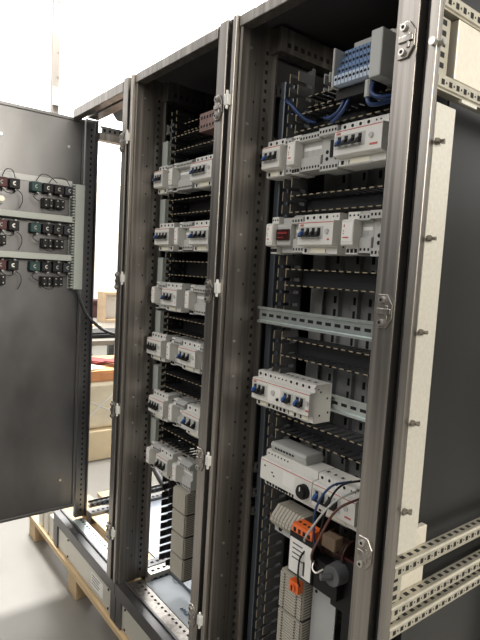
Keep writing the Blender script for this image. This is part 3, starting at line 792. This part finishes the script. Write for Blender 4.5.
for rz, rn in ((1.524, 'top'), (1.352, 'middle'), (1.188, 'bottom')):
    for y, (m_, cn) in SW.items():
        pn = posn[y]; y += .006
        t = thing('selector_switch', '%s switch block in the %s row on the door, %s' % (cn, rn, pn), 'switch', (-.003, y, rz), 'switch blocks on the open door')
        MB().box(-.003, .038, y - .021, y + .021, rz - .020, rz + .020).build('housing', m_, t, bevel=.003)
        q = MB()
        pts = []
        for k in range(7):
            a = R(60 + k * 40); pts.append((.0385, y + .0058 * math.cos(a), rz + .0062 * math.sin(a)))
        q.tube(pts, .0018 if abs(y + .252) > .001 else .003, 5, sub=2); q.build('rotor_mark', PAPER if min(abs(y + .252), abs(y + .115)) < .001 else GREY, t)
        for dz in (-.023, .023):
            MB().box(.020, .030, y + .004, y + .012, rz + dz - .004, rz + dz + .004).build('terminal', GREY, t)
    for y in (-.303, -.114, -.064):
        if rn == 'top' and y == -.303: continue
        zc = rz - .062
        pn = 'at the left frame edge' if y == -.303 else ('left of a pair' if y == -.114 else 'right of a pair')
        t = thing('contact_block', 'black contact block below the %s switch row, %s' % (rn, pn), 'contact block', (-.003, y, zc), 'contact blocks on the open door')
        MB().box(-.003, .034, y - .022, y + .022, zc - .020, zc + .020).box(.034, .040, y - .020, y - .003, zc - .016, zc + .016).box(.034, .040, y + .003, y + .020, zc - .016, zc + .016).build('housing', BLK, t, bevel=.002)
        for sy in (-.011, .011):
            for dz in (-.012, .012):
                MB().cyl((.040, y + sy, zc + dz), (.0415, y + sy, zc + dz), .0028, n=8).build('terminal_screw', GREY, t)
    # jumper wires
    AH = .050 if rn == 'top' else .030
    gw = 'thin black wires joining the door switch blocks'
    wl = [([(.03, -.300, rz + .024), (.048, -.29, rz + AH), (.048, -.265, rz + AH), (.03, -.250, rz + .024)], 'arching above the maroon switch'),
          ([(.03, -.300, rz - .024), (.05, -.29, rz - .040), (.05, -.262, rz - .042), (.03, -.250, rz - .024)], 'hanging below the maroon switch'),
          ([(.03, -.165, rz + .024), (.048, -.150, rz + AH), (.048, -.120, rz + AH), (.04, -.080, rz + .026)], 'arching above the teal switch'),
          ([(.03, -.110, rz + .024), (.05, -.100, rz + .042), (.05, -.050, rz + .046), (.03, -.022, rz + .024)], 'arching above the two right-hand switches'),
          ([(.03, -.165, rz - .024), (.045, -.178, rz - .045), (.04, -.150, rz - .060), (.03, -.130, rz - .045)], 'curling below the teal switch'),
          ([(.03, -.072, rz - .024), (.05, -.060, rz - .038), (.05, -.035, rz - .038), (.03, -.020, rz - .024)], 'hanging below the two right-hand switches'),
          ([(.03, -.245, rz - .022), (.04, -.225, rz - .04), (.04, -.222, rz - .07), (.03, -.232, rz - .100)], 'dropping beside the gap between the switches'),
          ([(.03, -.135, rz - .080), (.05, -.120, rz - .094), (.05, -.095, rz - .094), (.03, -.080, rz - .082)], 'looping below the pair of contact blocks')]
    for pts, de in wl:
        if rn != 'top' and 'arching above the two' in de: continue
        tag(MB().tube(pts, .0017, 5, sub=5).build('jumper_wire', BLK, smooth=True), 'thin black wire %s, %s row on the door' % (de, rn), 'wire', gw)
t = thing('indicator_lamp', 'ivory indicator lamp body below the maroon switch of the top row on the door', 'lamp', (-.003, -.305, 1.455))
MB().cyl((-.003, -.303, 1.455), (.03, -.303, 1.455), .016, n=20).build('holder', GREY, t)
MB().cyl((.03, -.303, 1.455), (.045, -.303, 1.455), .014, .010, n=20).build('lens', IVORY, t)

# ------------------------------------------------------------------ pallet, floor things, background
t = thing('wooden_pallet', 'long pale timber pallet carrying the three cabinets', 'pallet', (.7, .3, FZ))
for k in range(5):
    y = -.012 + k * .14; MB().box(-.56, 1.95, y, y + .09, -.192, -.166).build('deck_board', WOOD, t, bevel=.002)
for y in (.0, .27, .54):
    for x in (-.52, .085, .70, 1.30, 1.84): MB().box(x, x + .10, y, y + .08, FZ if y == 0 else -.28, -.192).build('pallet_block', WOOD, t, bevel=.002)
for y in (.27, .54): MB().box(-.56, 1.95, y + .02, y + .07, FZ, -.28).build('bottom_board', WOOD, t)
for k in range(3):
    x = -.13 - k * .085
    tag(MB().box(x - .06, x, .0, .06, -.166, -.050).build('support_block', GALV, bevel=.004), 'galvanised spacer block on the pallet left of the cabinets, %s one' % ('nearest', 'middle', 'farthest')[k], 'spacer block', 'spacer blocks on the pallet')
tag(MB().box(.035, .56, .118, .196, .003, .008).build('cardboard_sheet', CARDL), 'tan cardboard strip lying in the bottom of the empty cabinet', 'cardboard')

t = thing('workbench', 'long grey workbench seen through the farthest cabinet', 'workbench', (-3.5, 1.5, FZ))
MB().box(-5.2, -2.6, .2, 2.9, .40, .45).build('bench_top', BENCH, t, bevel=.005)
for x in (-5.1, -2.75):
    for y in (.3, 2.45): MB().box(x, x + .08, y, y + .08, FZ, .40).build('leg', STEELD, t)
tag(MB().box(-3.1, -2.75, 1.25, 1.7, .45, .49).box(-3.1, -2.77, 1.25, 1.7, .49, .51).build('open_case', BLK, bevel=.01), 'dark flat case lying near the front of the workbench', 'case')
t = thing('picture_frame_box', 'pale open-fronted wooden box standing on the workbench', 'box', (-4.25, 2.18, .45))
q = MB().box(-4.35, -4.15, 1.96, 2.0, .45, .85).box(-4.35, -4.15, 2.36, 2.4, .45, .85).box(-4.35, -4.15, 2.0, 2.36, .45, .49).box(-4.35, -4.15, 2.0, 2.36, .81, .85)
q.build('frame', PINE, t, bevel=.005); MB().box(-4.35, -4.31, 2.0, 2.36, .49, .81).build('back_board', PAPER, t)
tag(MB().box(-5.0, -4.75, 1.6, 2.25, .45, .66).box(-5.02, -4.73, 1.58, 2.27, .65, .70).build('storage_box', MAROON, bevel=.01), 'dark maroon lidded box at the back of the workbench', 'box')
for k, (x, y, s_, m_, de) in enumerate(((-3.5, 1.5, .10, PAPER, 'white paper scrap left of the pale box'), (-4.5, 2.2, .10, GREY, 'grey paper behind the pale box'), (-3.9, 1.75, .09, CARDL, 'tan scrap at the bench front edge'))):
    o = tag(MB().box(x - s_, x + s_, y - s_ * .7, y + s_ * .7, .451, .458).build('paper_sheet', m_), de + ' on the workbench', 'paper')

t = thing('wrapped_stack', 'film-wrapped goods between the cardboard base and the orange carton', 'wrapped goods', (-1.8, .9, -.1))
q = MB().box(-2.15, -1.45, .45, 1.5, -.068, .302); wr = q.build('film_wrapping', WRAP, t, bevel=.03)
q = MB().tube([(-1.448, .62, -.05), (-1.446, .75, .08), (-1.448, .92, .22)], .006, 5); q.tube([(-1.448, .70, .16), (-1.446, .95, .05), (-1.448, 1.15, .1)], .005, 5)
q.build('film_fold', PAPER, wr)
tag(MB().box(-2.2, -1.40, .40, 1.55, -.30, -.070).build('cardboard_carton', CARDL, bevel=.006), 'wide pale cardboard carton on the floor at the bottom of the stack', 'carton')
tag(MB().box(-2.12, -1.47, .47, 1.45, .304, .386).box(-1.469, -1.466, .80, .90, .315, .37).build('flat_carton', CARDO, bevel=.004), 'flat orange-brown carton on top of the wrapped goods', 'carton')
rr = random.Random(5)
for k, (x, y, m_, de) in enumerate(((-1.62, .75, PAPER, 'white folded sheet at the front'), (-1.80, .90, CLOTH, 'maroon folder in the middle'), (-1.60, 1.02, CLOTH, 'maroon folder at the right front'), (-1.95, .78, BLK, 'black pad at the back'), (-1.72, 1.18, PAPER, 'white sheet behind the maroon folder'))):
    z0 = .3875 + .016 * k
    q = MB(); a = rr.uniform(-.6, .6)
    for j, dz in enumerate((0, .007)):
        c, s_ = math.cos(a + j * .3), math.sin(a + j * .3)
        q.prism([(x + c * p - s_ * p2, y + s_ * p + c * p2) for p, p2 in ((-.11, -.08), (.11, -.08), (.11, .08), (-.11, .08))], 'z', z0 + dz, z0 + dz + .006)
    q.build('folder', m_); tag(bpy.context.scene.collection.objects[-1], de + ' on the orange-brown carton', 'paper', 'papers lying on the flat carton')
# tall column against the windows
t = thing('steel_column', 'slim grey vertical steel column in front of the bright windows', 'column', (-4.1, 1.25, FZ))
px = Vector((-4.1, 1.25, 0))
MB().box(px.x - .03, px.x + .03, px.y - .042, px.y + .042, FZ, 7).build('column_shaft', WFR, t, bevel=.004)
MB().box(px.x + .03, px.x + .07, px.y - .035, px.y + .055, 3.02, 3.22).box(px.x + .07, px.x + .074, px.y - .01, px.y + .02, 3.07, 3.17).build('switch_box', KNUC, t, bevel=.006)
q = MB()
for k in range(6): q.cyl((px.x + .03, px.y + .02, 3.35 + k * .28), (px.x + .036, px.y + .02, 3.35 + k * .28), .009, n=8)
q.build('bolt_row', BOLT, t)

# ------------------------------------------------------------------ lights
def area(name, loc, target, sx, sy, power, col):
    l = bpy.data.lights.new(name, 'AREA'); l.shape = 'RECTANGLE'; l.size = sx; l.size_y = sy; l.energy = power; l.color = col
    o = bpy.data.objects.new(name, l); C.objects.link(o); o.location = loc
    o.rotation_euler = (Vector(target) - Vector(loc)).to_track_quat('-Z', 'Y').to_euler(); return o
area('wall_wash_light', (-5.6, 3.0, 5.0), (-7, 3.0, .6), 3, 5, 420, (1, .98, .94))  # added wall washer to overexpose the left wall, no skylight there
area('floor_shadow_light', (-2.4, .1, 6.0), (-.3, -.1, -.3), 1.2, 1.2, 1000, (1, .98, .95))  # added area light for the bright floor and the door's shadow edge
area('right_fill_light', (5.6, -.2, 2.7), (1.8, .1, 1.2), 1.6, 1.6, 260, (1, .93, .80))  # added warm fill for the right side of C, from an unseen source
area('front_fill_light', (.8, -3.2, 3.4), (1.0, 0, .9), 3.5, 2.5, 80, (1, .97, .93))  # added soft fill from the front to brighten the device rows

wd = bpy.data.worlds.new('world'); bpy.context.scene.world = wd; wd.use_nodes = True
nt = wd.node_tree; bg = nt.nodes['Background']
tc = nt.nodes.new('ShaderNodeTexCoord'); sp = nt.nodes.new('ShaderNodeSeparateXYZ'); rp = nt.nodes.new('ShaderNodeValToRGB'); mr = nt.nodes.new('ShaderNodeMapRange')
mr.inputs['From Min'].default_value = -1; mr.inputs['From Max'].default_value = 1
nt.links.new(tc.outputs['Generated'], sp.inputs[0]); nt.links.new(sp.outputs['Z'], mr.inputs['Value']); nt.links.new(mr.outputs['Result'], rp.inputs['Fac']); nt.links.new(rp.outputs['Color'], bg.inputs['Color'])
e = rp.color_ramp.elements; e[0].position = .48; e[0].color = (.02, .02, .02, 1); e[1].position = .72; e[1].color = (.40, .39, .37, 1)
x = e.new(.56); x.color = (.06, .059, .056, 1)
bg.inputs['Strength'].default_value = 1.0
vs = bpy.context.scene.view_settings; vs.view_transform = 'Standard'; vs.look = 'None'; vs.gamma = 1; vs.use_curve_mapping = False; vs.exposure = 0.0
